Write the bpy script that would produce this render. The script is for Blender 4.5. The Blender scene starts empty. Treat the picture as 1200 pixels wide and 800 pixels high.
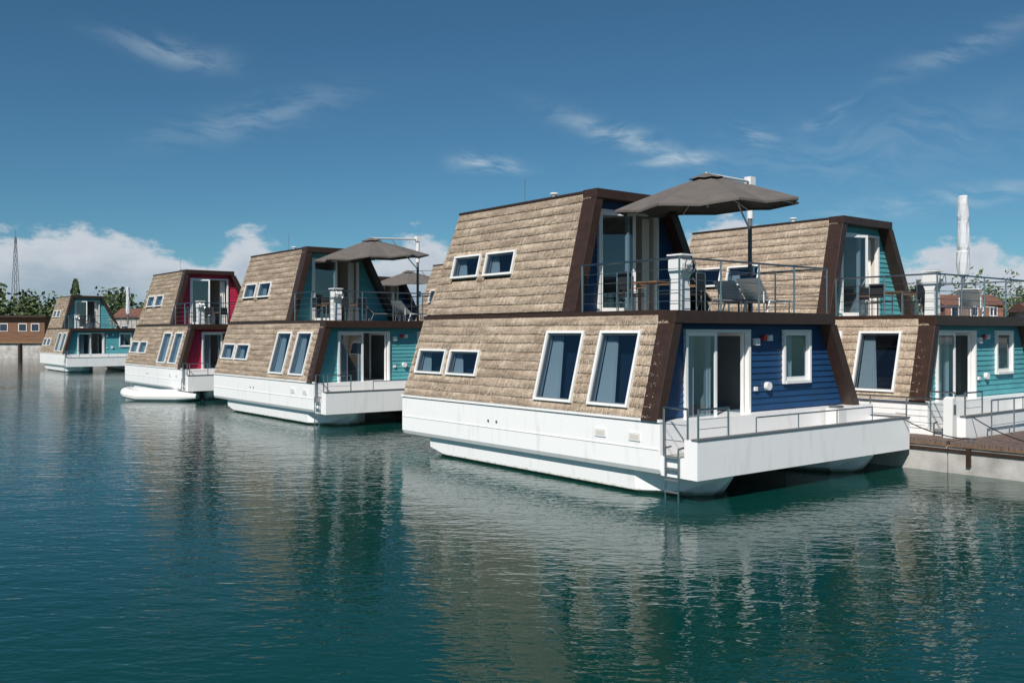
import bpy, bmesh, math, random
from mathutils import Vector, Matrix
random.seed(7)
scene=bpy.context.scene
R=random.random
def U(a,b): return a+(b-a)*random.random()

# ---------------------------------------------------------------- materials
MATS={}
def mat(name,col,rough=0.5,metal=0.0,var=0.0,vscale=3.0,vmap=(1,1,1),bump=0.0,bscale=20.0,bmap=(1,1,1),bdist=0.02,spec=0.5):
    if name in MATS: return MATS[name]
    m=bpy.data.materials.new(name); m.use_nodes=True
    nt=m.node_tree; N=nt.nodes; L=nt.links; b=N['Principled BSDF']
    b.inputs['Base Color'].default_value=(*col,1); b.inputs['Roughness'].default_value=rough
    b.inputs['Metallic'].default_value=metal; b.inputs['Specular IOR Level'].default_value=spec
    tc=N.new('ShaderNodeTexCoord')
    if var>0:
        mp=N.new('ShaderNodeMapping'); mp.inputs['Scale'].default_value=vmap
        no=N.new('ShaderNodeTexNoise'); no.inputs['Scale'].default_value=vscale; no.inputs['Detail'].default_value=3
        L.new(tc.outputs['Object'],mp.inputs['Vector']); L.new(mp.outputs['Vector'],no.inputs['Vector'])
        cr=N.new('ShaderNodeValToRGB')
        cr.color_ramp.elements[0].position=0.3; cr.color_ramp.elements[1].position=0.7
        cr.color_ramp.elements[0].color=(*[c*(1-var) for c in col],1)
        cr.color_ramp.elements[1].color=(*[min(1,c*(1+var)) for c in col],1)
        L.new(no.outputs['Fac'],cr.inputs['Fac']); L.new(cr.outputs['Color'],b.inputs['Base Color'])
    if bump>0:
        mp=N.new('ShaderNodeMapping'); mp.inputs['Scale'].default_value=bmap
        no=N.new('ShaderNodeTexNoise'); no.inputs['Scale'].default_value=bscale; no.inputs['Detail'].default_value=2
        L.new(tc.outputs['Object'],mp.inputs['Vector']); L.new(mp.outputs['Vector'],no.inputs['Vector'])
        bp=N.new('ShaderNodeBump'); bp.inputs['Strength'].default_value=bump; bp.inputs['Distance'].default_value=bdist
        L.new(no.outputs['Fac'],bp.inputs['Height']); L.new(bp.outputs['Normal'],b.inputs['Normal'])
    MATS[name]=m; return m

M_white=mat('white_frame_paint',(0.78,0.78,0.76),0.35,var=0.03)
M_brown=mat('brown_trim',(0.040,0.020,0.013),0.45,var=0.2,vscale=6)
M_steel=mat('steel',(0.5,0.5,0.5),0.3,1.0)
M_int=mat('interior_wall',(0.62,0.58,0.52),0.8)
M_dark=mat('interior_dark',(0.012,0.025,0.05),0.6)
M_curt=mat('curtain_cloth',(0.72,0.71,0.67),0.9)
M_deck=mat('deck_floor',(0.35,0.33,0.30),0.7,var=0.15)
M_grey=mat('grey_cap',(0.13,0.14,0.15),0.5)
M_canvas=mat('umbrella_canvas',(0.125,0.11,0.098),0.85,var=0.12,vscale=4)
M_wrap=mat('silver_cover',(0.60,0.62,0.64),0.4,var=0.08,bump=0.4,bscale=4,bmap=(3,3,0.4),bdist=0.05)
M_black=mat('black_mesh',(0.02,0.021,0.024),0.6)
M_plast=mat('white_plastic',(0.76,0.76,0.74),0.4)
M_wood=mat('wood_furniture',(0.22,0.12,0.06),0.6,var=0.25,vscale=5)
M_red=mat('red_plastic',(0.5,0.02,0.02),0.4)
M_pier=mat('pier_planks',(0.145,0.100,0.080),0.75,var=0.35,vscale=2.5,vmap=(1,9,1),bump=0.4,bscale=14,bmap=(1,6,1))
M_conc=mat('concrete',(0.42,0.40,0.37),0.85,var=0.28,vscale=1.6,bump=0.4,bscale=18)
M_brick=mat('brick',(0.25,0.12,0.08),0.85,var=0.25,vscale=4)
M_tile=mat('roof_tile',(0.16,0.075,0.05),0.85,var=0.3,vscale=2)
M_logs=mat('cabin_wood',(0.20,0.10,0.055),0.7,var=0.25,vscale=2,vmap=(0.3,1,6))
M_ground=mat('grass_ground',(0.09,0.10,0.045),0.95,var=0.4,vscale=0.05)
M_bark=mat('bark',(0.08,0.06,0.045),0.9)

def mat_hull():
    m=bpy.data.materials.new('white_hull'); m.use_nodes=True
    nt=m.node_tree;N=nt.nodes;L=nt.links;b=N['Principled BSDF']
    tc=N.new('ShaderNodeTexCoord')
    sp=N.new('ShaderNodeSeparateXYZ'); L.new(tc.outputs['Object'],sp.inputs[0])
    mp=N.new('ShaderNodeMapping'); mp.inputs['Scale'].default_value=(3,3,0.45); L.new(tc.outputs['Object'],mp.inputs['Vector'])
    no=N.new('ShaderNodeTexNoise'); no.inputs['Scale'].default_value=1.5; no.inputs['Detail'].default_value=5; L.new(mp.outputs[0],no.inputs['Vector'])
    cr=N.new('ShaderNodeValToRGB'); cr.color_ramp.elements[0].position=0.28; cr.color_ramp.elements[1].position=0.45
    cr.color_ramp.elements[0].color=(0.77,0.765,0.735,1); cr.color_ramp.elements[1].color=(0.88,0.875,0.86,1)
    L.new(no.outputs['Fac'],cr.inputs['Fac'])
    ad=N.new('ShaderNodeMath'); ad.operation='MULTIPLY_ADD'; ad.inputs[1].default_value=-0.16
    L.new(no.outputs['Fac'],ad.inputs[0]); L.new(sp.outputs['Z'],ad.inputs[2])
    mr=N.new('ShaderNodeMapRange'); mr.inputs['From Min'].default_value=-0.05; mr.inputs['From Max'].default_value=0.03
    mr.inputs['To Min'].default_value=1; mr.inputs['To Max'].default_value=0
    L.new(ad.outputs[0],mr.inputs['Value'])
    mx=N.new('ShaderNodeMix'); mx.data_type='RGBA'; L.new(mr.outputs[0],mx.inputs['Factor'])
    L.new(cr.outputs['Color'],mx.inputs['A']); mx.inputs['B'].default_value=(0.30,0.31,0.19,1)
    L.new(mx.outputs['Result'],b.inputs['Base Color']); b.inputs['Roughness'].default_value=0.3
    return m
M_hull=mat_hull()

def mat_thatch():
    m=bpy.data.materials.new('reed_thatch'); m.use_nodes=True
    nt=m.node_tree;N=nt.nodes;L=nt.links;b=N['Principled BSDF']
    tc=N.new('ShaderNodeTexCoord'); g=N.new('ShaderNodeNewGeometry')
    mp=N.new('ShaderNodeMapping'); mp.inputs['Scale'].default_value=(2,0.7,3.5); L.new(tc.outputs['Object'],mp.inputs['Vector'])
    no=N.new('ShaderNodeTexNoise'); no.inputs['Scale'].default_value=1.6; no.inputs['Detail'].default_value=4; no.inputs['Roughness'].default_value=0.65
    L.new(mp.outputs[0],no.inputs['Vector'])
    ad=N.new('ShaderNodeMath'); ad.operation='MULTIPLY_ADD'; ad.inputs[1].default_value=0.34
    L.new(g.outputs['Random Per Island'],ad.inputs[0]); L.new(no.outputs['Fac'],ad.inputs[2])
    cr=N.new('ShaderNodeValToRGB'); e=cr.color_ramp.elements
    e[0].position=0.36; e[0].color=(0.235,0.178,0.130,1)
    e[1].position=0.95; e[1].color=(0.60,0.50,0.39,1)
    x=e.new(0.66); x.color=(0.41,0.322,0.240,1)
    L.new(ad.outputs[0],cr.inputs['Fac'])
    L.new(cr.outputs['Color'],b.inputs['Base Color']); b.inputs['Roughness'].default_value=0.85; b.inputs['Specular IOR Level'].default_value=0.2
    no2=N.new('ShaderNodeTexNoise'); no2.inputs['Scale'].default_value=1.0; no2.inputs['Detail'].default_value=3
    mp2=N.new('ShaderNodeMapping'); mp2.inputs['Scale'].default_value=(4,50,4); L.new(tc.outputs['Object'],mp2.inputs['Vector']); L.new(mp2.outputs[0],no2.inputs['Vector'])
    bp=N.new('ShaderNodeBump'); bp.inputs['Strength'].default_value=0.5; bp.inputs['Distance'].default_value=0.02
    L.new(no2.outputs['Fac'],bp.inputs['Height']); L.new(bp.outputs[0],b.inputs['Normal'])
    return m
M_thatch=mat_thatch()

def mat_glass():
    m=bpy.data.materials.new('window_glass'); m.use_nodes=True
    nt=m.node_tree;N=nt.nodes;L=nt.links; N.remove(N['Principled BSDF'])
    out=N['Material Output']
    tr=N.new('ShaderNodeBsdfTransparent'); tr.inputs['Color'].default_value=(0.42,0.52,0.60,1)
    gl=N.new('ShaderNodeBsdfGlossy'); gl.inputs['Roughness'].default_value=0.02; gl.inputs['Color'].default_value=(0.9,0.95,1,1)
    g=N.new('ShaderNodeNewGeometry'); dt=N.new('ShaderNodeVectorMath'); dt.operation='DOT_PRODUCT'
    L.new(g.outputs['Normal'],dt.inputs[0]); L.new(g.outputs['Incoming'],dt.inputs[1])
    def mm(op,a,b_,c=None):
        q=N.new('ShaderNodeMath'); q.operation=op
        for i,x in enumerate((a,b_,c)):
            if x is None: continue
            if isinstance(x,(int,float)): q.inputs[i].default_value=x
            else: L.new(x,q.inputs[i])
        return q.outputs[0]
    x=mm('ABSOLUTE',dt.outputs['Value'],None); x=mm('SUBTRACT',1.0,x); x=mm('POWER',x,5.0); x=mm('MULTIPLY_ADD',x,0.88,0.12)
    mx=N.new('ShaderNodeMixShader'); L.new(x,mx.inputs[0]); L.new(tr.outputs[0],mx.inputs[1]); L.new(gl.outputs[0],mx.inputs[2])
    L.new(mx.outputs[0],out.inputs['Surface'])
    return m
M_glass=mat_glass()

WALLC={'blue':(0.010,0.052,0.140),'teal':(0.095,0.35,0.38),'red':(0.50,0.022,0.07)}
M_wall={k:mat('siding_'+k,c,0.5,var=0.12,vscale=1.5,vmap=(1,1,4)) for k,c in WALLC.items()}

# ---------------------------------------------------------------- mesh builder
class MB:
    def __init__(s): s.v=[];s.f=[];s.m=[];s.mats=[]
    def mi(s,m):
        if m not in s.mats: s.mats.append(m)
        return s.mats.index(m)
    def poly(s,pts,m):
        b=len(s.v); s.v+= [tuple(p) for p in pts]; s.f.append(list(range(b,b+len(pts)))); s.m.append(s.mi(m))
    def raw(s,vs,fs,m):
        b=len(s.v); s.v+=[tuple(p) for p in vs]; k=s.mi(m)
        for f in fs: s.f.append([b+i for i in f]); s.m.append(k)
    def box(s,x0,x1,y0,y1,z0,z1,m):
        s.raw([(x0,y0,z0),(x1,y0,z0),(x1,y1,z0),(x0,y1,z0),(x0,y0,z1),(x1,y0,z1),(x1,y1,z1),(x0,y1,z1)],
              [(3,2,1,0),(4,5,6,7),(0,1,5,4),(1,2,6,5),(2,3,7,6),(3,0,4,7)],m)
    def obox(s,c,ax,ay,az,m):
        c=Vector(c); vs=[]
        for k in (-1,1):
            for (i,j) in ((-1,-1),(1,-1),(1,1),(-1,1)): vs.append(c+ax*i+ay*j+az*k)
        s.raw(vs,[(3,2,1,0),(4,5,6,7),(0,1,5,4),(1,2,6,5),(2,3,7,6),(3,0,4,7)],m)
    def xz(s,pts,y0,y1,m):
        n=len(pts); vs=[(p[0],y0,p[1]) for p in pts]+[(p[0],y1,p[1]) for p in pts]
        fs=[tuple(range(n)),tuple(range(2*n-1,n-1,-1))]+[(i,i+n,(i+1)%n+n,(i+1)%n) for i in range(n)]
        s.raw(vs,fs,m)
    def cyl(s,p,q,r,m,n=8,r2=None):
        p=Vector(p);q=Vector(q);d=(q-p)
        if d.length<1e-6: return
        d.normalize(); a=d.orthogonal().normalized(); b=d.cross(a); r2=r if r2 is None else r2
        vs=[p+(a*math.cos(t)+b*math.sin(t))*r for t in [2*math.pi*i/n for i in range(n)]]+[q+(a*math.cos(t)+b*math.sin(t))*r2 for t in [2*math.pi*i/n for i in range(n)]]
        fs=[(i,(i+1)%n,(i+1)%n+n,i+n) for i in range(n)]+[tuple(range(n-1,-1,-1)),tuple(range(n,2*n))]
        s.raw(vs,fs,m)
    def tube(s,path,rs,m,n=12):
        path=[Vector(p) for p in path]; vs=[];fs=[]
        for i,p in enumerate(path):
            d=(path[min(i+1,len(path)-1)]-path[max(i-1,0)]).normalized()
            a=Vector((0,0,1)) if abs(d.z)<0.9 else Vector((1,0,0)); a=(a-d*a.dot(d)).normalized(); b=d.cross(a)
            for k in range(n):
                t=2*math.pi*k/n; vs.append(p+(a*math.cos(t)+b*math.sin(t))*rs[i])
        for i in range(len(path)-1):
            for k in range(n): fs.append((i*n+k,i*n+(k+1)%n,(i+1)*n+(k+1)%n,(i+1)*n+k))
        fs.append(tuple(range(n))); fs.append(tuple(range((len(path)-1)*n,len(path)*n)))
        s.raw(vs,fs,m)
    def mesh(s,name,smooth=False,fix=True):
        me=bpy.data.meshes.new(name); me.from_pydata(s.v,[],s.f)
        for m in s.mats: me.materials.append(m)
        me.polygons.foreach_set('material_index',s.m)
        if smooth: me.polygons.foreach_set('use_smooth',[True]*len(s.f))
        if fix:
            bm=bmesh.new(); bm.from_mesh(me); bmesh.ops.recalc_face_normals(bm,faces=bm.faces); bm.to_mesh(me); bm.free()
        me.update(); return me
def addobj(name,me,M=None,parent=None):
    o=bpy.data.objects.new(name,me); scene.collection.objects.link(o)
    if parent: o.parent=parent
    if M is not None: o.matrix_world=M
    return o

# ---------------------------------------------------------------- frame of the marina
H=3.45
D1=Vector((-0.620,0.784,0)).normalized(); D2=Vector((0.784,0.620,0)).normalized()
F0=Vector((3.7,18.2,0))
ANG=math.atan2(D2.y,D2.x)
def boatM(s,t): return Matrix.Translation(F0+D2*s+D1*t)@Matrix.Rotation(ANG,4,'Z')

ZR,ZD,ZT=1.64,3.95,7.02
def XL(z): return 0.02+0.268*(max(z,ZR)-ZR)
def XR(z): return 7.68-0.57*(max(z,ZR)-ZR)
def XLu(z): return 0.66+0.25*(z-ZD)
def XRu(z): return 5.6-0.53*(z-ZD)

LW=[(1.98,3.2,1.86,3.47,0),(3.8,5.1,1.86,3.47,0),(7.75,9.1,2.32,2.96,0),(9.35,10.7,2.32,2.96,0)]
UW=[(7.1,8.35,5.05,5.65,1),(8.65,9.9,5.05,5.65,1)]

def thatch_side(mb,Xf,sgn,L,z0,z1,y0f,y1f,wins,course=0.225,seg=0.03,straws=0):
    nrm=Vector((-sgn,0,L)).normalized() if sgn>0 else Vector((1,0,L)).normalized()
    n=int(round((z1-z0)/course)); dz=(z1-z0)/n
    for i in range(n):
        za=z0+i*dz; zb=za+dz+0.03 if i<n-1 else z1
        ya=y0f(za); yb=y1f(za); k=int((yb-ya)/seg)
        w1=U(0,6.28); w2=U(0,6.28); prev=None; rn=0
        for j in range(k+1):
            f=j/k
            yt=y0f(zb)+(y1f(zb)-y0f(zb))*f; yb_=ya+(yb-ya)*f
            rn=rn*0.5+U(-1,1)*0.5
            zl=za-0.018+0.013*rn+0.008*math.sin(yb_*1.3+w1)+0.004*math.sin(yb_*4.7+w2)
            off=0.060+0.006*rn+0.008*math.sin(yb_*2.3+w2)
            if i==0: zl=max(zl,za-0.01)
            pb=Vector((Xf(za),yb_,zl))+nrm*off*0.9
            pi=Vector((Xf(za),yb_,zl+0.008))-nrm*0.02
            zm=za*0.75+zb*0.25; pm=Vector((Xf(zm),(yt+yb_)/2,zm))+nrm*(off*0.95)
            pt=Vector((Xf(zb),yt,zb))+nrm*0.016
            cur=(pi,pb,pm,pt)
            if prev:
                yc=(yb_+prev[1].y)/2; zc=za+dz/2; skip=False
                for w in wins:
                    if w[0]+0.02<yc<w[1]-0.02 and w[2]-0.02<zc<w[3]+0.02: skip=True
                if not skip:
                    b=len(mb.v); mb.v+=[tuple(p) for p in prev]+[tuple(p) for p in cur]; m=mb.mi(M_thatch)
                    for q in ((0,1,5,4),(1,2,6,5),(2,3,7,6)): mb.f.append([b+x for x in q]); mb.m.append(m)
            prev=cur
    up=Vector((sgn*L,0,1)).normalized(); Y=Vector((0,1,0)); m=mb.mi(M_thatch)
    for _ in range(straws):
        # loose reed ends, each lying on its own course with the tip close to the butt line
        i=random.randrange(n); za=z0+i*dz
        lo=U(-0.035,0.09) if R()<0.7 else U(0.0,0.15)
        if i==0: lo=max(lo,0.0)
        ln=U(0.07,0.13); hi=min(lo+ln,dz*0.98)
        y=U(y0f(za)+0.04,y1f(za)-0.08)
        zq=za+lo; zp=za+hi
        if any(w[0]-0.05<y<w[1]+0.05 and w[2]-0.10<zp and zq<w[3]+0.08 for w in wins): continue
        def dd(h): 
            h=max(0,h)/dz
            return 0.058 if h<0.25 else 0.058-(h-0.25)/0.75*0.042
        wd=U(0.005,0.010); sh=random.gauss(0,0.014)
        p=Vector((Xf(zp),y,zp))+nrm*(dd(hi)+0.004); q=Vector((Xf(zq),y+sh,zq))+nrm*(dd(lo)+U(0.008,0.022))
        b=len(mb.v); mb.v+=[tuple(p-Y*wd),tuple(p+Y*wd),tuple(q+Y*wd*.8),tuple(q-Y*wd*.8)]
        mb.f.append([b,b+1,b+2,b+3]); mb.m.append(m)

def slope_window(mb,w,Xf,L,curt=0.3):
    y0,y1,z0,z1,_=w
    up=Vector((L,0,1)).normalized(); n=Vector((-1,0,L)).normalized(); Y=Vector((0,1,0))
    c=Vector((Xf((z0+z1)/2),(y0+y1)/2,(z0+z1)/2)); hw=(y1-y0)/2; hh=(z1-z0)/2*math.sqrt(1+L*L)
    t=0.026 if hh<0.5 else 0.030
    def pos(a,b,d): return c+Y*a+up*b+n*d
    for sg in (-1,1):
        mb.obox(pos(sg*(hw),0,0.0),Y*t,up*(hh+t+0.002),n*0.105,M_white)
        mb.obox(pos(0,sg*(hh),0.0),Y*(hw-t),up*t,n*0.103,M_white)
    def q(a0,b0,a1,b1,d,m): mb.poly([pos(a0,b0,d),pos(a1,b0,d),pos(a1,b1,d),pos(a0,b1,d)],m)
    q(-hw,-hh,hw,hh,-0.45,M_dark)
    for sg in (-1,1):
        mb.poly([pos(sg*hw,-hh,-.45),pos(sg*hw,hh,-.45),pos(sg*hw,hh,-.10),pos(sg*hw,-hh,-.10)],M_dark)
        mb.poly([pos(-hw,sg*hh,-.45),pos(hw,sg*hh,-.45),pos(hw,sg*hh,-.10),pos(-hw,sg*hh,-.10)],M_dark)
    for sg in (-1,1):
        mb.obox(pos(sg*(hw-t-.016),0,0.03),Y*.016,up*(hh-t),n*0.03,M_grey)
        mb.obox(pos(0,sg*(hh-t-.016),0.03),Y*(hw-t-.032),up*.016,n*0.029,M_grey)
    q(-hw+t,-hh+t,hw-t,hh-t,0.045,M_glass)
    if curt>0:
        k=16; a0=hw-t; pr=None
        for i in range(k+1):
            g=i/k; d=-0.15+(0.03 if i%2 else -0.02)
            ab=a0-2*hw*curt*1.15*g; at=a0-2*hw*curt*0.6*g
            cur=(pos(ab,-hh+t,d),pos(at,hh-t,d))
            if pr: mb.poly([pr[0],cur[0],cur[1],pr[1]],M_curt)
            pr=cur

def siding(mb,xl,xr,y,z0,z1,ops,m,step=0.15):
    n=int(round((z1-z0)/step)); dz=(z1-z0)/n
    for i in range(n):
        za=z0+i*dz; zb=za+dz; zc=(za+zb)/2
        cuts=sorted([(o[0],o[1]) for o in ops if o[2]<zc<o[3]])
        starts=[(xl(za),xl(zb))]+[(c[1],c[1]) for c in cuts]; ends=[(c[0],c[0]) for c in cuts]+[(xr(za),xr(zb))]
        for s_,e_ in zip(starts,ends):
            if e_[0]-s_[0]<0.01: continue
            mb.poly([(s_[0],y-0.028,za),(e_[0],y-0.028,za),(e_[1],y-0.004,zb),(s_[1],y-0.004,zb)],m)
            mb.poly([(s_[0],y+0.0,za),(e_[0],y+0.0,za),(e_[0],y-0.028,za),(s_[0],y-0.028,za)],m)

def wall_frame(mb,x0,x1,z0,z1,y,t=0.07,sill=True):
    mb.box(x0-t,x0,y-0.07,y+0.06,z0-(t if sill else 0),z1+t,M_white)
    mb.box(x1,x1+t,y-0.07,y+0.06,z0-(t if sill else 0),z1+t,M_white)
    mb.box(x0,x1,y-0.068,y+0.06,z1,z1+t-0.002,M_white)
    if sill: mb.box(x0,x1,y-0.085,y+0.06,z0-t,z0,M_white)
def leaf(mb,x0,x1,z0,z1,y,t=0.075,rot=0,hinge=None,panel=None):
    b0=len(mb.v)
    mb.box(x0,x0+t,y,y+0.05,z0,z1,M_white); mb.box(x1-t,x1,y,y+0.05,z0,z1,M_white)
    mb.box(x0+t,x1-t,y+.002,y+0.048,z0,z0+t*1.4,M_white); mb.box(x0+t,x1-t,y+.002,y+0.048,z1-t,z1,M_white)
    mb.poly([(x0+t,y+.025,z0+t),(x1-t,y+.025,z0+t),(x1-t,y+.025,z1-t),(x0+t,y+.025,z1-t)],M_glass if panel is None else panel)
    if rot and hinge is not None:
        c,s=math.cos(rot),math.sin(rot)
        for i in range(b0,len(mb.v)):
            x,yy,z=mb.v[i]; dx=x-hinge[0]; dy=yy-hinge[1]
            mb.v[i]=(hinge[0]+dx*c-dy*s,hinge[1]+dx*s+dy*c,z)
def curtain(mb,x0,x1,z0,z1,y,k=16,m=None):
    pr=None
    for i in range(k+1):
        x=x0+(x1-x0)*i/k; d=y+(0.035 if i%2 else -0.035)+U(-.01,.01)
        if pr is not None: mb.poly([(pr[0],pr[1],z0),(x,d,z0),(x,d,z1),(pr[0],pr[1],z1)],m or M_curt)
        pr=(x,d)
def room(mb,x0,x1,y0,y1,z0,z1):
    mb.poly([(x0,y1,z0),(x1,y1,z0),(x1,y1,z1),(x0,y1,z1)],M_int)
    mb.poly([(x0,y0,z0),(x0,y1,z0),(x0,y1,z1),(x0,y0,z1)],M_int)
    mb.poly([(x1,y0,z0),(x1,y1,z0),(x1,y1,z1),(x1,y0,z1)],M_int)
    mb.poly([(x0,y0,z0),(x1,y0,z0),(x1,y1,z0),(x0,y1,z0)],M_wood)
    mb.poly([(x0,y0,z1),(x1,y0,z1),(x1,y1,z1),(x0,y1,z1)],M_int)

def rail(mb,pts,z0,z1,cables=3,spacing=1.2,r=0.022):
    for a,b in zip(pts[:-1],pts[1:]):
        a=Vector((a[0],a[1],0)); b=Vector((b[0],b[1],0)); n=max(1,int(round((b-a).length/spacing)))
        for i in range(n+1):
            p=a+(b-a)*i/n; mb.cyl((p.x,p.y,z0),(p.x,p.y,z1),r,M_steel,8)
        mb.cyl((a.x,a.y,z1),(b.x,b.y,z1),r*1.05,M_steel,8)
        for c in range(cables):
            z=z0+(z1-z0)*(c+1)/(cables+1); mb.cyl((a.x,a.y,z),(b.x,b.y,z),r*0.33,M_steel,5)

# ---------------------------------------------------------------- houseboat meshes
def build_hull():
    mb=MB(); m=M_hull
    mb.xz([(0,1.60),(0,0.62),(0.05,0.52),(8.2,0.52),(8.25,0.62),(8.25,1.60)],1.0,11.2,m)
    mb.box(-0.035,0.06,0.98,11.22,1.602,1.66,m)
    mb.box(-0.02,0.0,1.02,11.18,1.585,1.60,M_grey)
    mb.box(-0.012,0.0,1.02,11.18,1.02,1.045,m)
    mb.box(0.03,8.22,0.03,0.998,0.50,0.90,m)
    mb.box(0.0,8.25,0.0,0.12,0.502,1.30,m)
    mb.box(8.12,8.253,0.121,1.1,0.503,1.30,m)
    mb.box(0.0,0.09,0.121,0.34,0.504,1.298,m)
    mb.box(-0.02,8.27,-0.02,0.14,1.302,1.335,M_grey)
    mb.box(8.10,8.27,0.141,1.1,1.302,1.334,M_grey)
    for c in (1.38,6.87):
        w=1.2; sec=[]
        for (y,zb,zt,hw) in ((0.22,0.40,0.53,0.06),(0.5,0.12,0.53,0.34),(0.95,-0.30,0.53,0.76),(1.9,-0.4,0.53,w),(9.3,-0.4,0.53,w),(10.0,-0.1,0.53,w)):
            sec.append([(c-hw,y,zt),(c-hw*0.98,y,(zt+zb)/2),(c-hw*0.4,y,zb),(c+hw*0.4,y,zb),(c+hw*0.98,y,(zt+zb)/2),(c+hw,y,zt)])
        vs=[p for s_ in sec for p in s_]; fs=[]
        for i in range(len(sec)-1):
            for k in range(5): fs.append((i*6+k,i*6+k+1,(i+1)*6+k+1,(i+1)*6+k))
        fs.append((0,1,2,3,4,5)); fs.append(tuple(range((len(sec)-1)*6,len(sec)*6)))
        mb.raw(vs,fs,m)
    for y in (1.55,2.6):
        mb.box(-0.022,0.0,y,y+0.34,1.16,1.34,M_plast)
        mb.box(-0.026,-0.0225,y+0.04,y+0.30,1.20,1.30,M_int)
    for y in (6.6,6.95): mb.cyl((-0.02,y,1.2),(0.02,y,1.2),0.035,M_grey,10)
    return mb.mesh('hull')
def build_ladder():
    mb=MB()
    for y in (0.45,0.80):
        mb.cyl((-0.05,y,1.10),(-0.05,y,-0.3),0.02,M_steel,8); mb.cyl((-0.05,y,1.10),(0.12,y,1.12),0.02,M_steel,8)
    for i in range(6): mb.box(-0.085,-0.015,0.45,0.80,0.92-i*0.24,0.945-i*0.24,M_grey)
    return mb.mesh('boarding_ladder')
def build_thatch():
    mb=MB()
    thatch_side(mb,XL,1,0.268,ZR+0.02,ZD-0.06,lambda z:1.2,lambda z:11.12-0.1*(z-ZR),LW,straws=15000)
    thatch_side(mb,XLu,1,0.25,ZD+0.05,ZT-0.04,lambda z:4.45,lambda z:10.85-0.22*(z-ZD),UW,straws=13000)
    thatch_side(mb,XR,-1,0.57,ZR+0.02,ZD-0.06,lambda z:1.2,lambda z:11.12-0.1*(z-ZR),[],seg=0.12)
    thatch_side(mb,XRu,-1,0.53,ZD+0.05,ZT-0.04,lambda z:4.45,lambda z:10.85-0.22*(z-ZD),[],seg=0.12)
    mb.poly([(XL(ZR)-.05,11.12,ZR),(XR(ZR)+.05,11.12,ZR),(XR(ZD)+.05,10.89,ZD),(XL(ZD)-.05,10.89,ZD)],M_thatch)
    mb.poly([(XLu(ZD)-.05,10.85,ZD),(XRu(ZD)+.05,10.85,ZD),(XRu(ZT)+.05,10.17,ZT),(XLu(ZT)-.05,10.17,ZT)],M_thatch)
    return mb.mesh('thatch_cladding',fix=False)
def build_trim():
    mb=MB(); b=M_brown
    t=0.18
    mb.xz([(XL(ZR)-.08,ZR-0.02),(XL(ZR)+t,ZR-0.02),(XL(3.68)+t,3.68),(XL(3.68)-.08,3.68)],1.04,1.5,b)
    mb.xz([(XR(ZR)-t,ZR-0.22),(XR(ZR)+.08,ZR-0.22),(XR(3.68)+.10,3.68),(XR(3.68)-t,3.68)],1.04,1.5,b)
    mb.box(XL(3.95)-0.13,XR(3.95)+0.15,1.02,1.52,3.682,3.955,b)
    mb.box(XL(3.95)-0.06,XL(3.95)+0.16,1.522,10.95,3.86,3.97,b)
    mb.box(XR(3.95)-0.16,XR(3.95)+0.1,1.522,10.95,3.86,3.97,b)
    mb.xz([(XLu(3.97)-.08,3.972),(XLu(3.97)+t,3.972),(XLu(6.8)+t,6.8),(XLu(6.8)-.08,6.8)],4.28,4.75,b)
    mb.xz([(XRu(3.97)-t,3.972),(XRu(3.97)+.1,3.972),(XRu(6.8)+.1,6.8),(XRu(6.8)-t,6.8)],4.28,4.75,b)
    mb.box(XLu(6.95)-0.10,XRu(6.95)+0.10,4.26,4.77,6.802,7.03,b)
    mb.box(XLu(7.0)-0.07,XLu(7.0)+0.12,4.772,10.22,6.96,7.02,b)
    mb.box(XRu(7.0)-0.12,XRu(7.0)+0.07,4.772,10.22,6.96,7.02,b)
    mb.box(XLu(7.0)+0.122,XRu(7.0)-0.122,4.772,10.2,6.94,7.01,M_grey)
    mb.cyl((1.7,6.3,7.0),(1.7,6.3,7.14),0.07,M_plast,10); mb.cyl((1.7,6.3,7.14),(1.7,6.3,7.18),0.12,M_plast,10)
    mb.cyl((2.4,8.4,7.0),(2.4,8.4,7.95),0.012,M_steel,5)
    return mb.mesh('brown_trim')
def build_deck():
    mb=MB()
    mb.box(0.7,6.3,1.53,4.9,3.80,3.93,M_deck)
    mb.box(0.15,8.1,0.125,1.36,0.902,0.915,M_deck)
    return mb.mesh('deck')
DOOR=(1.25,3.40,0.95,3.48); WIN=(4.85,5.85,2.30,3.48); UDOOR=(1.75,3.80,4.0,6.52)
def build_walls(k):
    mb=MB(); m=M_wall[k]; t=0.17
    siding(mb,lambda z:XL(z)+t,lambda z:XR(z)-t,1.40,0.90,3.70,[DOOR,WIN],m)
    siding(mb,lambda z:XLu(z)+t,lambda z:XRu(z)-t,4.66,3.94,6.82,[UDOOR],m)
    return mb.mesh('front_siding',fix=False)
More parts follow.
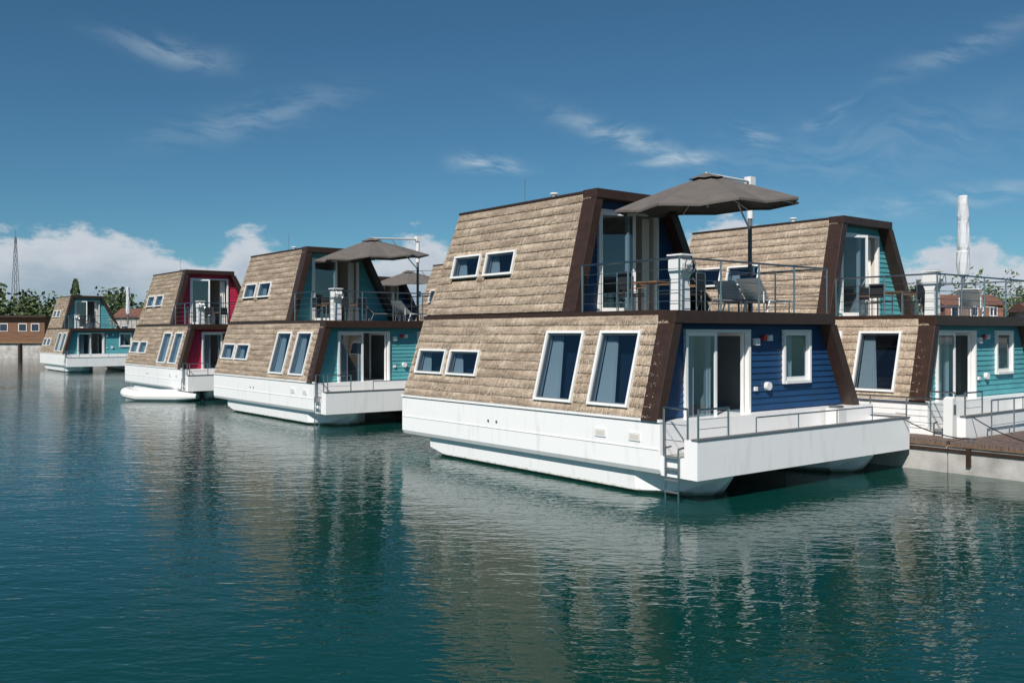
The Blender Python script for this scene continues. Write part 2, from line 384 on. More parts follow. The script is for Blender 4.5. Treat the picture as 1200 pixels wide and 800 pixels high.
def build_openings():
    mb=MB()
    y=1.38
    wall_frame(mb,*DOOR,y,sill=False); mb.box(DOOR[0],DOOR[1],y-.06,y+.06,DOOR[2]-.01,DOOR[2]+.03,M_white)
    xm=2.30
    leaf(mb,DOOR[0]+.003,xm,DOOR[2]+.035,DOOR[3]-.003,y-.02)
    leaf(mb,xm+.01,DOOR[1]-.01,DOOR[2]+.035,DOOR[3]-.003,y+.02,rot=-1.45,hinge=(DOOR[1]-.03,y+.07))
    curtain(mb,DOOR[0]+.08,1.75,DOOR[2]+.05,DOOR[3]-.05,y+.20,9)
    curtain(mb,xm-.18,xm+.05,DOOR[2]+.05,DOOR[3]-.05,y+.22,5)
    room(mb,DOOR[0]-.1,4.4,y+.07,y+3.2,0.95,3.62)
    mb.box(2.45,2.52,y+.5,y+3.1,0.97,3.6,M_int)
    mb.box(1.3,1.75,y+1.8,y+3.0,0.98,2.0,M_plast)
    wall_frame(mb,*WIN,y); leaf(mb,WIN[0]+.003,WIN[1]-.003,WIN[2]+.003,WIN[3]-.003,y-.01,0.065)
    curtain(mb,WIN[0],WIN[0]+.55,WIN[2],WIN[3],y+.16,9); room(mb,4.5,6.2,y+.07,y+2.2,1.6,3.6)
    y=4.64
    wall_frame(mb,*UDOOR,y,sill=False)
    xm=2.75
    leaf(mb,UDOOR[0]+.01,xm,UDOOR[2],UDOOR[3]-.003,y-.02,rot=-0.35,hinge=(UDOOR[0],y-.02))
    mb.box(xm-.03,xm+.03,y-.05,y+.05,UDOOR[2],UDOOR[3],M_white)
    curtain(mb,3.45,3.78,UDOOR[2]+.03,UDOOR[3]-.03,y+.18,7)
    room(mb,UDOOR[0]-.05,3.9,y+.07,y+3.4,4.0,6.6)
    mb.box(1.9,3.7,y+1.5,y+3.3,4.01,4.55,M_curt)
    for w in LW: slope_window(mb,w,XL,0.268,0.42 if w[3]-w[2]>1 else 0.3)
    for w in UW: slope_window(mb,w,XLu,0.25,0.3)
    return mb.mesh('windows_and_doors',fix=False)
def build_rails():
    mb=MB()
    rail(mb,[(0.72,4.15),(0.72,1.1),(6.25,1.1),(6.25,4.15)],3.93,5.08,4,1.45)
    rail(mb,[(0.06,0.95),(0.06,0.3)],0.92,1.92,2,0.6)
    rail(mb,[(0.10,0.06),(1.05,0.06)],1.33,1.92,2,0.9)
    rail(mb,[(2.0,0.07),(6.6,0.07)],1.33,1.66,0,1.5,0.015)
    return mb.mesh('railing',smooth=False)
def build_lamps():
    mb=MB()
    mb.box(3.62,3.78,1.28,1.38,3.18,3.34,M_plast); mb.cyl((4.02,1.30,3.36),(4.02,1.38,3.36),0.07,M_red,12)
    mb.box(4.16,4.30,1.30,1.38,3.28,3.42,M_plast)
    mb.cyl((4.15,1.28,2.20),(4.15,1.38,2.20),0.10,M_plast,14); mb.box(3.66,3.76,1.33,1.38,2.1,2.2,M_plast)
    mb.cyl((6.35,1.05,1.36),(6.35,1.05,1.6),0.03,M_steel,8)
    mb.box(5.9,6.25,0.55,0.9,0.92,1.62,M_plast); mb.box(5.95,6.2,0.60,0.85,1.62,1.68,M_grey)
    return mb.mesh('wall_lamps')
CACHE={}
def cget(k,f):
    if k not in CACHE: CACHE[k]=f()
    return CACHE[k]
def make_boat(s,t,k,dr=0):
    M=boatM(s,t)@Matrix.Rotation(math.radians(dr),4,'Z')
    e=bpy.data.objects.new('houseboat',None); scene.collection.objects.link(e); e.matrix_world=M
    for nm,fn,bv in (('hull',build_hull,0.02),('boarding_ladder',build_ladder,0),('thatch_cladding',build_thatch,0),('brown_trim',build_trim,0.012),
                  ('deck',build_deck,0),('front_siding_'+k,lambda:build_walls(k),0),('windows_and_doors',build_openings,0),('railing',build_rails,0),('wall_lamps',build_lamps,0)):
        me=cget(nm,fn); o=bpy.data.objects.new(nm,me); scene.collection.objects.link(o); o.parent=e
        if bv:
            b=o.modifiers.new('bevel','BEVEL'); b.width=bv; b.segments=2; b.limit_method='ANGLE'; b.angle_limit=math.radians(35)
    return M

# ---------------------------------------------------------------- deck furniture
def umbrella_open():
    mb=MB(); n=8; Rr=2.3; rings=7; sub=4
    vs=[];fs=[]; tot=n*sub
    for i in range(rings+1):
        f=i/rings
        for k in range(tot):
            a=2*math.pi*k/tot; ph=(k%sub)/sub; w=ph if ph<=0.5 else 1-ph
            rr=Rr*f*(math.cos(math.pi/n)/math.cos((a%(2*math.pi/n))-math.pi/n))
            rr*= (1-0.06*f*(w*2)); z=-0.72*(f**1.15)-0.07*f*(w*2)
            vs.append((rr*math.cos(a),rr*math.sin(a),z))
    for i in range(rings):
        for k in range(tot): fs.append((i*tot+k,i*tot+(k+1)%tot,(i+1)*tot+(k+1)%tot,(i+1)*tot+k))
    b=len(vs)
    for k in range(tot):
        x,y,z=vs[rings*tot+k]; vs.append((x,y,z-0.05))
    for k in range(tot): fs.append((rings*tot+k,rings*tot+(k+1)%tot,b+(k+1)%tot,b+k))
    mb.raw(vs,fs,M_canvas)
    vs=[(0,0,0.09)];fs=[]
    for k in range(16):
        a=2*math.pi*k/16; vs.append((0.42*math.cos(a),0.42*math.sin(a),-0.04-0.02*(k%2)))
    for k in range(16): fs.append((0,1+k,1+(k+1)%16))
    mb.raw(vs,fs,M_canvas)
    for k in range(n):
        a=2*math.pi*k/n; mb.cyl((0,0,-0.10),(Rr*0.98*math.cos(a),Rr*0.98*math.sin(a),-0.77),0.016,M_plast,6)
        mb.cyl((0,0,-0.65),(Rr*0.5*math.cos(a),Rr*0.5*math.sin(a),-0.42),0.012,M_plast,6)
    mb.cyl((0,0,0.1),(0,0,-0.75),0.03,M_plast,10)
    T=Matrix.Rotation(math.radians(4.5),4,Vector((0.2,-1,0)))@Matrix.Rotation(0.2,4,'Z')
    T=Matrix.Translation((-2.7,-0.75,3.35))@T
    mb.v=[tuple(T@Vector(p)) for p in mb.v]
    mb.cyl((0,0,0.05),(0,0,2.6),0.055,M_grey,12); mb.cyl((0,0,2.6),(0,0,3.66),0.08,M_plast,12)
    mb.cyl((0.05,0.02,3.60),(-2.7,-0.75,3.40),0.04,M_plast,10); mb.cyl((0,0,2.3),(-1.5,-0.42,3.42),0.025,M_plast,8)
    mb.box(-0.4,0.4,-0.4,0.4,0.0,0.07,M_grey); mb.box(-0.11,0.11,-0.10,0.10,3.5,3.72,M_plast)
    mb.box(0.06,0.14,-0.05,0.05,1.1,1.35,M_plast)
    return mb.mesh('patio_umbrella')
def umbrella_closed():
    mb=MB()
    mb.cyl((0,0,0.05),(0,0,3.6),0.055,M_grey,12); mb.box(-0.4,0.4,-0.4,0.4,0,0.07,M_grey)
    n=20; path=[(1.35,.10),(1.42,.17),(1.8,.20),(2.15,.185),(2.2,.17),(2.3,.19),(2.8,.19),(3.1,.165),(3.15,.155),(3.3,.175),(3.7,.165),(3.92,.15),(3.97,.12),(3.98,.02)]
    vs=[];fs=[]
    for i,(z,r) in enumerate(path):
        for k in range(n):
            a=2*math.pi*k/n; rr=r*(1+U(-.09,.09)); vs.append((rr*math.cos(a)+.012*math.sin(i*1.7),rr*math.sin(a),z))
    for i in range(len(path)-1):
        for k in range(n): fs.append((i*n+k,i*n+(k+1)%n,(i+1)*n+(k+1)%n,(i+1)*n+k))
    mb.raw(vs,fs,M_wrap)
    return mb.mesh('closed_patio_umbrella')
def console():
    mb=MB()
    mb.xz([(-0.14,0),(0.14,0),(0.12,0.72),(0.2,0.90),(0.2,1.14),(-0.14,1.22),(-0.2,1.05),(-0.2,0.90),(-0.12,0.72)],-0.17,0.17,M_plast)
    mb.box(-0.22,0.22,-0.2,0.2,1.225,1.26,M_plast)
    mb.box(-0.15,0.12,-0.12,0.12,1.261,1.275,M_grey)
    pr=None
    for i in range(17):
        a=2*math.pi*i/16; p=(-0.29,0.17*math.cos(a),1.0+0.17*math.sin(a))
        if pr: mb.cyl(pr,p,0.012,M_steel,6)
        pr=p
    for a in (0,2.1,4.2): mb.cyl((-0.28,0,1.0),(-0.29,0.17*math.cos(a),1.0+0.17*math.sin(a)),0.009,M_steel,6)
    mb.cyl((-0.29,0,1.0),(-0.15,0,1.0),0.03,M_steel,8)
    return mb.mesh('helm_console')
def chair():
    mb=MB()
    for x in (-0.24,0.24):
        mb.cyl((x,-0.22,0),(x,-0.22,0.64),0.014,M_steel,6); mb.cyl((x,0.22,0),(x,0.22,0.95),0.014,M_steel,6)
        mb.box(x-0.025,x+0.025,-0.25,0.20,0.641,0.665,M_wood)
    mb.box(-0.22,0.22,-0.22,0.20,0.43,0.455,M_black)
    mb.box(-0.22,0.22,0.205,0.225,0.55,0.93,M_black)
    mb.cyl((-0.24,0.22,0.95),(0.24,0.22,0.95),0.014,M_steel,6)
    return mb.mesh('deck_chair')
def table():
    mb=MB()
    for i in range(6): mb.box(-0.6,0.6,-0.4+i*.135,-0.4+i*.135+.125,0.72,0.75,M_wood)
    for x in (-.55,.55):
        for y in (-.35,.35): mb.cyl((x,y,0),(x,y,0.72),0.02,M_steel,6)
    mb.box(-0.58,0.58,-0.36,-0.33,0.66,0.715,M_steel)
    return mb.mesh('deck_table')
def lounger(m,fr):
    mb=MB()
    for x in (-0.3,0.3):
        mb.cyl((x,-0.95,0.33),(x,0.3,0.33),0.02,fr,6); mb.cyl((x,0.3,0.33),(x,0.85,0.85),0.02,fr,6)
        mb.cyl((x,-0.8,0),(x,-0.8,0.33),0.02,fr,6); mb.cyl((x,0.45,0),(x,0.3,0.33),0.02,fr,6); mb.cyl((x,0.6,0.0),(x,0.62,0.62),0.016,fr,6)
    for i in range(13):
        y=-0.93+i*0.1; mb.box(-0.29,0.29,y,y+0.085,0.34,0.36,m)
    for i in range(8):
        a=Vector((0,0.32+i*0.068,0.36+i*0.064)); d=Vector((0,.73,.68))
        mb.obox(a+d*0.04,Vector((0.29,0,0)),d*0.04,Vector((0,-.68,.73))*0.01,m)
    return mb.mesh('sun_lounger')
ME_uo=umbrella_open(); ME_uc=umbrella_closed(); ME_con=console(); ME_ch=chair(); ME_tb=table()
ME_ld=lounger(M_black,M_grey); ME_lw=lounger(M_plast,M_plast)
def put(name,me,M,x,y,z,rz=0,sc=1): return addobj(name,me,M@Matrix.Translation((x,y,z))@Matrix.Rotation(math.radians(rz),4,'Z')@Matrix.Scale(sc,4))
def furnish(M,umb='open',level=3.932,helm=True,lw=True):
    if umb=='open': put('patio_umbrella',ME_uo,M,6.0,3.25,level)
    if umb=='closed': put('closed_patio_umbrella',ME_uc,M,6.0,2.9,level)
    if helm: put('helm_console',ME_con,M,1.15,1.45,level,90)
    put('deck_table',ME_tb,M,2.1,3.0,level,8)
    put('deck_chair',ME_ch,M,1.2,3.0,level,90); put('deck_chair',ME_ch,M,1.85,2.3,level,170)
    put('deck_chair',ME_ch,M,2.6,2.35,level,195); put('deck_chair',ME_ch,M,2.1,3.85,level,-5)
    put('sun_lounger',ME_ld,M,3.7,2.5,level,70)
    if lw: put('sun_lounger',ME_lw,M,4.9,2.0,level,100)

Mm=make_boat(0,0,'blue'); furnish(Mm,'open'); put('sun_lounger',ME_lw,Mm,5.3,3.0,3.932,97)
M2=make_boat(1.05,18.2,'teal'); furnish(M2,'open')
M3=make_boat(1.7,34.8,'red'); furnish(M3,None)
M4=make_boat(5.0,76,'teal'); furnish(M4,'closed')
MR=make_boat(9.46,-0.85,'teal'); furnish(MR,'closed')
MR2=make_boat(10.6,17.5,'red'); furnish(MR2,None)
MR3=make_boat(12.3,33.5,'blue'); furnish(MR3,'open')

# ---------------------------------------------------------------- dinghy
def dinghy():
    mb=MB(); p=[];r=[]
    for i in range(4): p.append((-1.9+i*0.9,-0.65,0.22)); r.append(0.12 if i==0 else 0.24)
    for i in range(9):
        a=-math.pi/2+math.pi*i/8; p.append((1.0+0.95*math.cos(a),0.65*math.sin(a),0.22+0.14*math.cos(a))); r.append(0.24)
    for i in range(4): p.append((0.8-i*0.9,0.65,0.22)); r.append(0.12 if i==3 else 0.24)
    mb.tube(p,r,M_plast,12)
    mb.box(-1.6,1.3,-0.5,0.5,0.08,0.14,M_grey); mb.box(-0.3,0.0,-0.6,0.6,0.34,0.38,M_plast); mb.box(-1.65,-1.58,-0.5,0.5,0.05,0.5,M_plast)
    mb.box(-2.0,-1.68,-0.14,0.14,0.4,0.8,M_black); mb.box(-1.9,-1.78,-0.06,0.06,-0.4,0.4,M_black)
    return mb.mesh('inflatable_dinghy')
addobj('inflatable_dinghy',dinghy(),Matrix.Translation((-18.1,47.6,0))@Matrix.Rotation(math.radians(172),4,'Z')@Matrix.Scale(1.1,4))

# ---------------------------------------------------------------- pier
I4=boatM(0,0)
def pier():
    mb=MB()
    def seg(x0,x1,y0,y1):
        mb.box(x0,x1,y0,y1,-0.5,0.66,M_conc)
        mb.box(x0-.05,x1+.05,y0,y1,0.662,0.69,M_wood)
        n=int((y1-y0)/0.14)
        for i in range(n):
            y=y0+i*0.14; mb.box(x0-.04,x1+.04,y,y+0.13,0.693,0.78+U(-.003,.003),M_pier)
    seg(8.38,9.38,-0.9,60); seg(8.38,12.6,-14,-0.93)
    mb.box(8.34,8.37,-14,60,0.52,0.60,M_brown)
    for y in (-13,-10,-7,-4.2,-1.5): mb.box(8.31,8.375,y,y+.1,0.2,0.66,M_brown)
    return mb.mesh('pier')
addobj('pier',pier(),I4)
def cleat():
    mb=MB(); mb.cyl((0,-.06,0),(0,-.06,.08),.02,M_steel); mb.cyl((0,.06,0),(0,.06,.08),.02,M_steel); mb.cyl((0,-.16,.09),(0,.16,.09),.02,M_steel); return mb.mesh('mooring_cleat')
MEc=cleat()
for y in (-1.4,-3.6): put('mooring_cleat',MEc,I4,8.5,y,0.785)
def rope(a,b,sag):
    mb=MB(); a=Vector(a); b=Vector(b); pr=None
    for i in range(13):
        f=i/12; p=a.lerp(b,f); p.z-=sag*4*f*(1-f)
        if pr: mb.cyl(pr,p,0.016,M_black,6)
        pr=p.copy()
    return mb.mesh('mooring_rope')
addobj('mooring_rope',rope((7.9,0.06,1.34),(8.5,-1.4,0.87),0.12),I4)
addobj('mooring_rope',rope((9.8,-0.8,1.34),(8.5,-3.6,0.87),0.2),I4)
mb=MB(); rail(mb,[(9.30,-0.4),(9.30,9.0)],0.78,1.75,2,1.0,0.02); addobj('pier_railing',mb.mesh('pier_railing'),I4)
mb=MB(); rail(mb,[(9.9,-1.3),(12.5,-1.3)],0.78,1.75,2,1.3,0.02); addobj('pier_railing',mb.mesh('pier_railing'),I4)
def pedestal():
    mb=MB(); mb.xz([(-.12,0),(.12,0),(.1,.95),(.04,1.05),(-.1,1.0)],-.12,.12,M_plast); mb.box(-.06,.06,-.128,-.12,.6,.85,M_grey); return mb.mesh('power_pedestal')
put('power_pedestal',pedestal(),I4,9.15,-0.6,0.785)

# ---------------------------------------------------------------- water, land
mw=bpy.data.materials.new('lagoon_water'); mw.use_nodes=True
nt=mw.node_tree;N=nt.nodes;L=nt.links;b=N['Principled BSDF']
b.inputs['Base Color'].default_value=(0.0020,0.041,0.034,1); b.inputs['Roughness'].default_value=0.02; b.inputs['IOR'].default_value=1.32
b.inputs['Specular Tint'].default_value=(0.82,1.0,0.94,1)
geo=N.new('ShaderNodeNewGeometry')
def noise(scale,mp,detail,rot=0.0,dist=0.0):
    m=N.new('ShaderNodeMapping'); m.inputs['Scale'].default_value=mp; m.inputs['Rotation'].default_value=(0,0,rot)
    L.new(geo.outputs['Position'],m.inputs['Vector'])
    n=N.new('ShaderNodeTexNoise'); n.inputs['Scale'].default_value=scale; n.inputs['Detail'].default_value=detail; n.inputs['Distortion'].default_value=dist
    L.new(m.outputs[0],n.inputs['Vector']); return n
n1=noise(1.0,(1.9,4.0,1),2,0.25,0.4); n2=noise(1.0,(0.5,1.0,1),1,-0.2,0.0); n3=noise(1.0,(6,11,1),1,0.4)
np_=noise(1.0,(0.06,0.11,1),1,0.3)
def mth(op,a,bb,c=None):
    m=N.new('ShaderNodeMath'); m.operation=op
    for i,x in enumerate((a,bb,c)):
        if x is None: continue
        if isinstance(x,(int,float)): m.inputs[i].default_value=x
        else: L.new(x,m.inputs[i])
    return m.outputs[0]
h=mth('MULTIPLY',n1.outputs['Fac'],0.016); h=mth('MULTIPLY_ADD',n2.outputs['Fac'],0.018,h); h=mth('MULTIPLY_ADD',n3.outputs['Fac'],0.0060,h)
amp=mth('MULTIPLY_ADD',np_.outputs['Fac'],1.1,0.32); h=mth('MULTIPLY',h,amp)
bp=N.new('ShaderNodeBump'); bp.inputs['Strength'].default_value=1.0; bp.inputs['Distance'].default_value=1.0
L.new(h,bp.inputs['Height']); L.new(bp.outputs[0],b.inputs['Normal'])
me=bpy.data.meshes.new('water'); me.from_pydata([(-2500,-300,0),(2500,-300,0),(2500,140,0),(-2500,140,0)],[],[(0,1,2,3)]); me.materials.append(mw)
addobj('water',me)
mb=MB(); mb.poly([(-4000,131,2.3),(4000,131,2.3),(4000,6000,2.3),(-4000,6000,2.3)],M_ground); addobj('ground',mb.mesh('ground',fix=False))
mb=MB(); mb.box(-900,900,129.5,131.2,-1,2.1,M_conc); mb.box(-900,900,129.2,133,2.1,2.36,M_wood)
for i in range(120): mb.box(-300+i*5,-299.7+i*5,129.1,129.49,-1,2.09,M_brown)
addobj('quay_wall',mb.mesh('quay_wall'))

def cabin():
    mb=MB(); mb.box(-5,5,0,6,0,3.6,M_logs)
    for i in range(18): mb.box(-5.03,5.03,-0.03,0,0.05+i*0.2,0.22+i*0.2,M_logs)
    mb.box(-5.5,5.5,-0.8,6.5,3.6,3.9,M_brown)
    for x in (-3.6,-0.8,1.9,3.7):
        mb.box(x-.6,x+.6,-0.10,-0.04,1.5,2.7,M_white); mb.box(x-.5,x+.5,-0.13,-0.10,1.6,2.6,M_dark)
    return mb.mesh('wooden_cabin')
addobj('wooden_cabin',cabin(),Matrix.Translation((-75.0,136,2.3))@Matrix.Rotation(0.1,4,'Z'))
def house(w,d,h1,h2,wm,rm):
    mb=MB(); mb.box(-w/2,w/2,0,d,0,h1,wm)
    mb.raw([(-w/2-.4,-.4,h1),(w/2+.4,-.4,h1),(w/2+.4,d+.4,h1),(-w/2-.4,d+.4,h1),(-w/2-.4,d/2,h2),(w/2+.4,d/2,h2)],[(0,1,5,4),(2,3,4,5),(1,2,5),(3,0,4),(0,3,2,1)],rm)
    n=max(2,int(w/3))
    for i in range(n):
        x=-w/2+w*(i+.5)/n
        for z in (1.0,3.9):
            if z+1.5<h1: mb.box(x-.6,x+.6,-.06,-.02,z,z+1.5,M_white); mb.box(x-.48,x+.48,-.09,-.06,z+.12,z+1.38,M_dark)
    mb.box(w/4,w/4+.7,d/2-.3,d/2+.4,h2-1,h2+.8,wm)
    return mb.mesh('brick_house')
addobj('brick_house',house(9,8,5.6,7.4,M_brick,M_tile),Matrix.Translation((72,142,2.3)))
addobj('brick_house',house(6,7,4.5,6.0,M_conc,M_tile),Matrix.Translation((82,138,2.3)))
addobj('brick_house',house(7,7,3.8,5.4,M_conc,M_tile),Matrix.Translation((-62,150,2.3)))
def tower():
    mb=MB(); Ht=46; n=12
    for i in range(n):
        a=i/n; c=(i+1)/n; wa=1.6*(1-a)+.25; wc=1.6*(1-c)+.25
        A=[(-wa,-wa,a*Ht),(wa,-wa,a*Ht),(wa,wa,a*Ht),(-wa,wa,a*Ht)]; Cc=[(-wc,-wc,c*Ht),(wc,-wc,c*Ht),(wc,wc,c*Ht),(-wc,wc,c*Ht)]
        for k in range(4):
            mb.cyl(A[k],Cc[k],.11,M_grey,5); mb.cyl(A[k],Cc[(k+1)%4],.06,M_grey,4); mb.cyl(Cc[k],Cc[(k+1)%4],.06,M_grey,4)
    mb.cyl((0,0,Ht),(0,0,Ht+3),.08,M_grey,5)
    return mb.mesh('lattice_tower')
addobj('lattice_tower',tower(),Matrix.Translation((-219,402,0)))

# foliage
mf=bpy.data.materials.new('foliage'); mf.use_nodes=True
nt=mf.node_tree;N=nt.nodes;L=nt.links;b=N['Principled BSDF']
g=N.new('ShaderNodeNewGeometry'); n=N.new('ShaderNodeTexNoise'); n.inputs['Scale'].default_value=0.5; n.inputs['Detail'].default_value=1; L.new(g.outputs['Position'],n.inputs['Vector'])
ad=N.new('ShaderNodeMath'); ad.operation='MULTIPLY_ADD'; ad.inputs[1].default_value=0.35; L.new(g.outputs['Random Per Island'],ad.inputs[0]); L.new(n.outputs['Fac'],ad.inputs[2])
cr=N.new('ShaderNodeValToRGB'); cr.color_ramp.elements[0].position=0.4; cr.color_ramp.elements[0].color=(0.028,0.050,0.018,1); cr.color_ramp.elements[1].position=0.9; cr.color_ramp.elements[1].color=(0.10,0.14,0.045,1)
L.new(ad.outputs[0],cr.inputs['Fac']); L.new(cr.outputs['Color'],b.inputs['Base Color']); b.inputs['Roughness'].default_value=0.8
def crown(mb,c,rx,rz,n,sz):
    c=Vector(c); cl=[(Vector((U(-1,1)*rx*.6,U(-1,1)*rx*.6,U(-.7,.7)*rz)),U(.35,.6)) for _ in range(7)]
    for i in range(n):
        k,cr_=random.choice(cl); d=Vector((random.gauss(0,1),random.gauss(0,1),random.gauss(0,1))).normalized()*(R()**.4)
        p=c+k+Vector((d.x*rx*cr_,d.y*rx*cr_,d.z*rz*cr_)); a=Vector((U(-1,1),U(-1,1),U(-1,1))).normalized(); bb=a.orthogonal().normalized(); s=sz*U(.5,1.2)
        mb.poly([p-a*s,p+bb*s*.6,p+a*s,p-bb*s*.6],mf)
mb=MB()
def tree(x,y,h,w,n=230):
    mb.cyl((x,y,2.2),(x+U(-.3,.3),y,2.3+h*.55),.22,M_bark,6,.1)
    for _ in range(3): mb.cyl((x,y,2.3+h*.3),(x+U(-.4,.4)*w,y+U(-.3,.3)*w,2.3+h*.65),.1,M_bark,5,.04)
    crown(mb,(x,y,2.3+h*.55),w*.6,h*.45,n,.45)
for i in range(84): tree(-128+i*1.25+U(-1,1),U(150,190),U(6,10),U(5,7))
for i in range(60): tree(36+i*1.7+U(-1,1),U(154,185),U(8,12.5),U(5,7))
for i in range(60): tree(-60+i*3.0,U(200,240),U(5,8),U(5,7),90)
addobj('distant_treeline',mb.mesh('distant_treeline',fix=False))
mb=MB()
mb.cyl((0,0,0),(0,0,5),.2,M_bark,6,.1)
for i in range(500):
    z=U(.6,9.5); rr=1.15*math.sin(math.pi*min(1,(z/10.0))**.7)+.1; a=U(0,6.28); q=rr*math.sqrt(R())
    p=Vector((q*math.cos(a),q*math.sin(a),z)); aa=Vector((U(-.4,.4),U(-.4,.4),1)).normalized(); bb=aa.orthogonal().normalized(); s=U(.25,.5)
    mb.poly([p-aa*s,p+bb*s*.5,p+aa*s,p-bb*s*.5],mf)
addobj('cypress_tree',mb.mesh('cypress_tree',fix=False),Matrix.Translation((-69,144,2.3)))

# ---------------------------------------------------------------- sky
SUN=Vector((-0.32,-0.80,0)).normalized(); EL=math.radians(43)
w=bpy.data.worlds.new('World'); scene.world=w; w.use_nodes=True
try:
    w.cycles.sampling_method='MANUAL'; w.cycles.sample_map_resolution=256
except Exception: pass
nt=w.node_tree;N=nt.nodes;L=nt.links; bg=N['Background']
sky=N.new('ShaderNodeTexSky'); sky.sky_type='NISHITA'; sky.sun_disc=False; sky.sun_elevation=EL; sky.sun_rotation=math.atan2(SUN.x,SUN.y)
sky.air_density=1.0; sky.dust_density=0.3; sky.ozone_density=3.5; sky.altitude=1200
tc=N.new('ShaderNodeTexCoord'); sp=N.new('ShaderNodeSeparateXYZ'); L.new(tc.outputs['Generated'],sp.inputs[0])
az=mth('ARCTAN2',sp.outputs['X'],sp.outputs['Y']); el=mth('ARCSINE',sp.outputs['Z'],None)
def comb(x,y,z=0.0):
    c=N.new('ShaderNodeCombineXYZ')
    for i,q in enumerate((x,y,z)):
        if isinstance(q,(int,float)): c.inputs[i].default_value=q
        else: L.new(q,c.inputs[i])
    return c.outputs[0]
def nz(vec,scale,detail,rough=0.55,dist=0.0):
    n=N.new('ShaderNodeTexNoise'); n.inputs['Scale'].default_value=scale; n.inputs['Detail'].default_value=detail; n.inputs['Roughness'].default_value=rough; n.inputs['Distortion'].default_value=dist
    L.new(vec,n.inputs['Vector']); return n.outputs['Fac']
def sstep(v,a,bb,lo=0.0,hi=1.0):
    m=N.new('ShaderNodeMapRange'); m.interpolation_type='SMOOTHSTEP'; m.inputs['From Min'].default_value=a; m.inputs['From Max'].default_value=bb; m.inputs['To Min'].default_value=lo; m.inputs['To Max'].default_value=hi
    L.new(v,m.inputs['Value']); return m.outputs[0]
def A_(px): return math.atan((px-600)/1068)
def E_(py): return math.atan((391-py)/1100)
def gauss(az0,s):
    d=mth('SUBTRACT',az,az0); d=mth('DIVIDE',d,s); d=mth('MULTIPLY',d,d); d=mth('MULTIPLY',d,-1.0); return mth('EXPONENT',d,None)
top=None
for px,wd,py in ((90,260,268),(300,110,272),(490,120,270),(850,130,248),(1130,160,290)):
    gq=mth('MULTIPLY',gauss(A_(px),wd/1150),E_(py))
    top=gq if top is None else mth('MAXIMUM',top,gq)
cn=nz(comb(az,mth('MULTIPLY',el,2.0)),15,5,0.60)
cn=mth('SUBTRACT',cn,0.5)
dens=mth('ADD',mth('SUBTRACT',top,el),mth('MULTIPLY',cn,0.10))
cum=sstep(dens,0.002,0.020)
cum=mth('MULTIPLY',cum,sstep(el,-0.01,0.05,0.65,0.94))
wob=mth('SUBTRACT',nz(comb(az,el),7.0,2),0.5)
ca,sa=math.cos(-.12),math.sin(-.12)
us=mth('ADD',mth('MULTIPLY',az,ca),mth('MULTIPLY',el,sa)); vs_=mth('SUBTRACT',mth('MULTIPLY',el,ca),mth('MULTIPLY',az,sa))
vs_=mth('MULTIPLY_ADD',wob,0.10,vs_)
st=sstep(nz(comb(mth('MULTIPLY',us,16.0),mth('MULTIPLY',vs_,60.0)),1.0,4,0.62),0.34,0.68)
cir=None
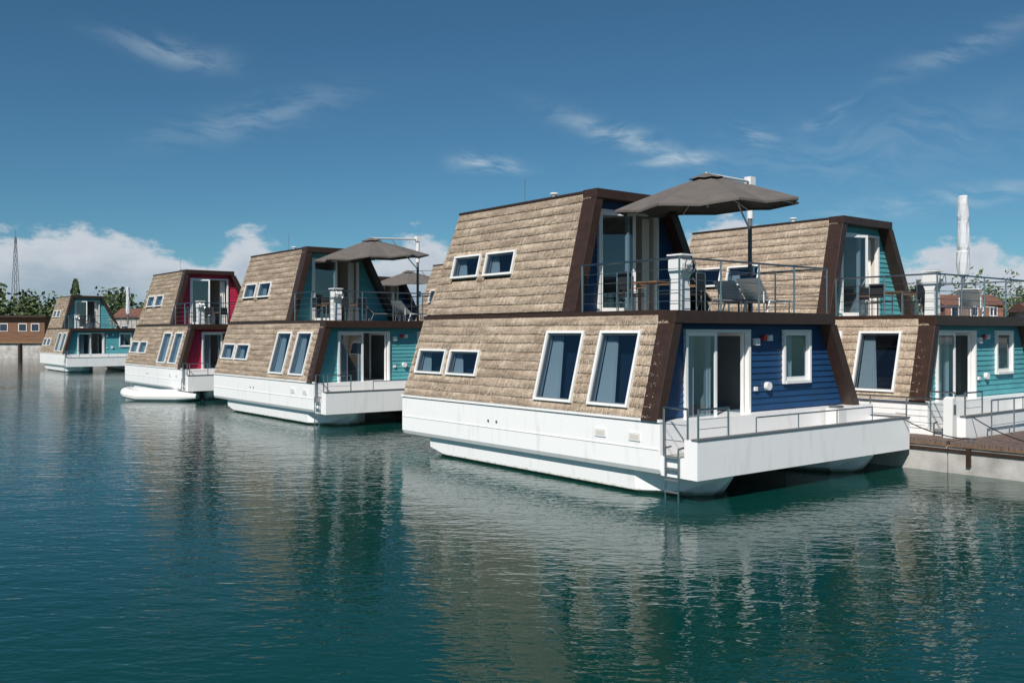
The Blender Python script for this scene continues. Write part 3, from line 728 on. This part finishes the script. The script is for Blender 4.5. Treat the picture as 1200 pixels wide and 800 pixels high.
for px,py,sx,sy,ang,am in ((205,70,60,12,-.12,.40),(300,138,100,18,.28,.26),(573,186,38,9,-.05,.9),(735,160,80,12,-.35,.65),(795,188,40,8,.05,.95),(880,158,26,10,-.2,.75),(972,140,28,7,.3,.45),(1120,85,80,12,.3,.25),(1120,243,130,12,.1,.45),(1020,185,240,40,.1,.14)):
    dx=mth('SUBTRACT',az,A_(px)); dy=mth('SUBTRACT',mth('MULTIPLY_ADD',wob,0.03,el),E_(py)); c,s_=math.cos(ang),math.sin(ang)
    u=mth('ADD',mth('MULTIPLY',dx,c/(sx/1100)),mth('MULTIPLY',dy,s_/(sx/1100))); v=mth('SUBTRACT',mth('MULTIPLY',dy,c/(sy/1100)),mth('MULTIPLY',dx,s_/(sy/1100)))
    q=mth('MULTIPLY_ADD',u,u,mth('MULTIPLY',v,v)); o=mth('MULTIPLY',mth('EXPONENT',mth('MULTIPLY',q,-1.0),None),am)
    cir=o if cir is None else mth('MAXIMUM',cir,o)
cir=mth('MULTIPLY',cir,st)
hs=N.new('ShaderNodeMix'); hs.data_type='RGBA'; hs.blend_type='MULTIPLY'; hs.inputs['Factor'].default_value=1; L.new(sky.outputs[0],hs.inputs['A']); hs.inputs['B'].default_value=(0.40,0.67,0.72,1)
mx=N.new('ShaderNodeMix'); mx.data_type='RGBA'; L.new(cir,mx.inputs['Factor']); L.new(hs.outputs['Result'],mx.inputs['A']); mx.inputs['B'].default_value=(5.4,6.6,7.4,1)
shade=N.new('ShaderNodeMix'); shade.data_type='RGBA'; L.new(sstep(dens,0.005,0.085),shade.inputs['Factor']); shade.inputs['A'].default_value=(6.8,7.2,7.8,1); shade.inputs['B'].default_value=(3.6,4.6,5.6,1)
mx2=N.new('ShaderNodeMix'); mx2.data_type='RGBA'; L.new(cum,mx2.inputs['Factor']); L.new(mx.outputs['Result'],mx2.inputs['A']); L.new(shade.outputs['Result'],mx2.inputs['B'])
L.new(mx2.outputs['Result'],bg.inputs['Color']); bg.inputs['Strength'].default_value=0.09

sl=bpy.data.lights.new('sun','SUN'); sl.energy=5.0; sl.angle=math.radians(0.5); sl.color=(1,0.95,0.89)
so=bpy.data.objects.new('sun',sl); scene.collection.objects.link(so)
sd=Vector((SUN.x*math.cos(EL),SUN.y*math.cos(EL),math.sin(EL))); so.rotation_euler=sd.to_track_quat('Z','Y').to_euler(); so.location=(0,0,60)

cd=bpy.data.cameras.new('camera'); cam=bpy.data.objects.new('camera',cd); scene.collection.objects.link(cam)
cam.location=(0,0,H); cam.rotation_euler=(math.radians(90),0,0)
cd.sensor_width=36; cd.lens=1068/1200*36; cd.shift_y=-9/1200; cd.clip_start=0.1; cd.clip_end=12000
scene.camera=cam
scene.view_settings.view_transform='Standard'; scene.view_settings.look='None'; scene.view_settings.exposure=0
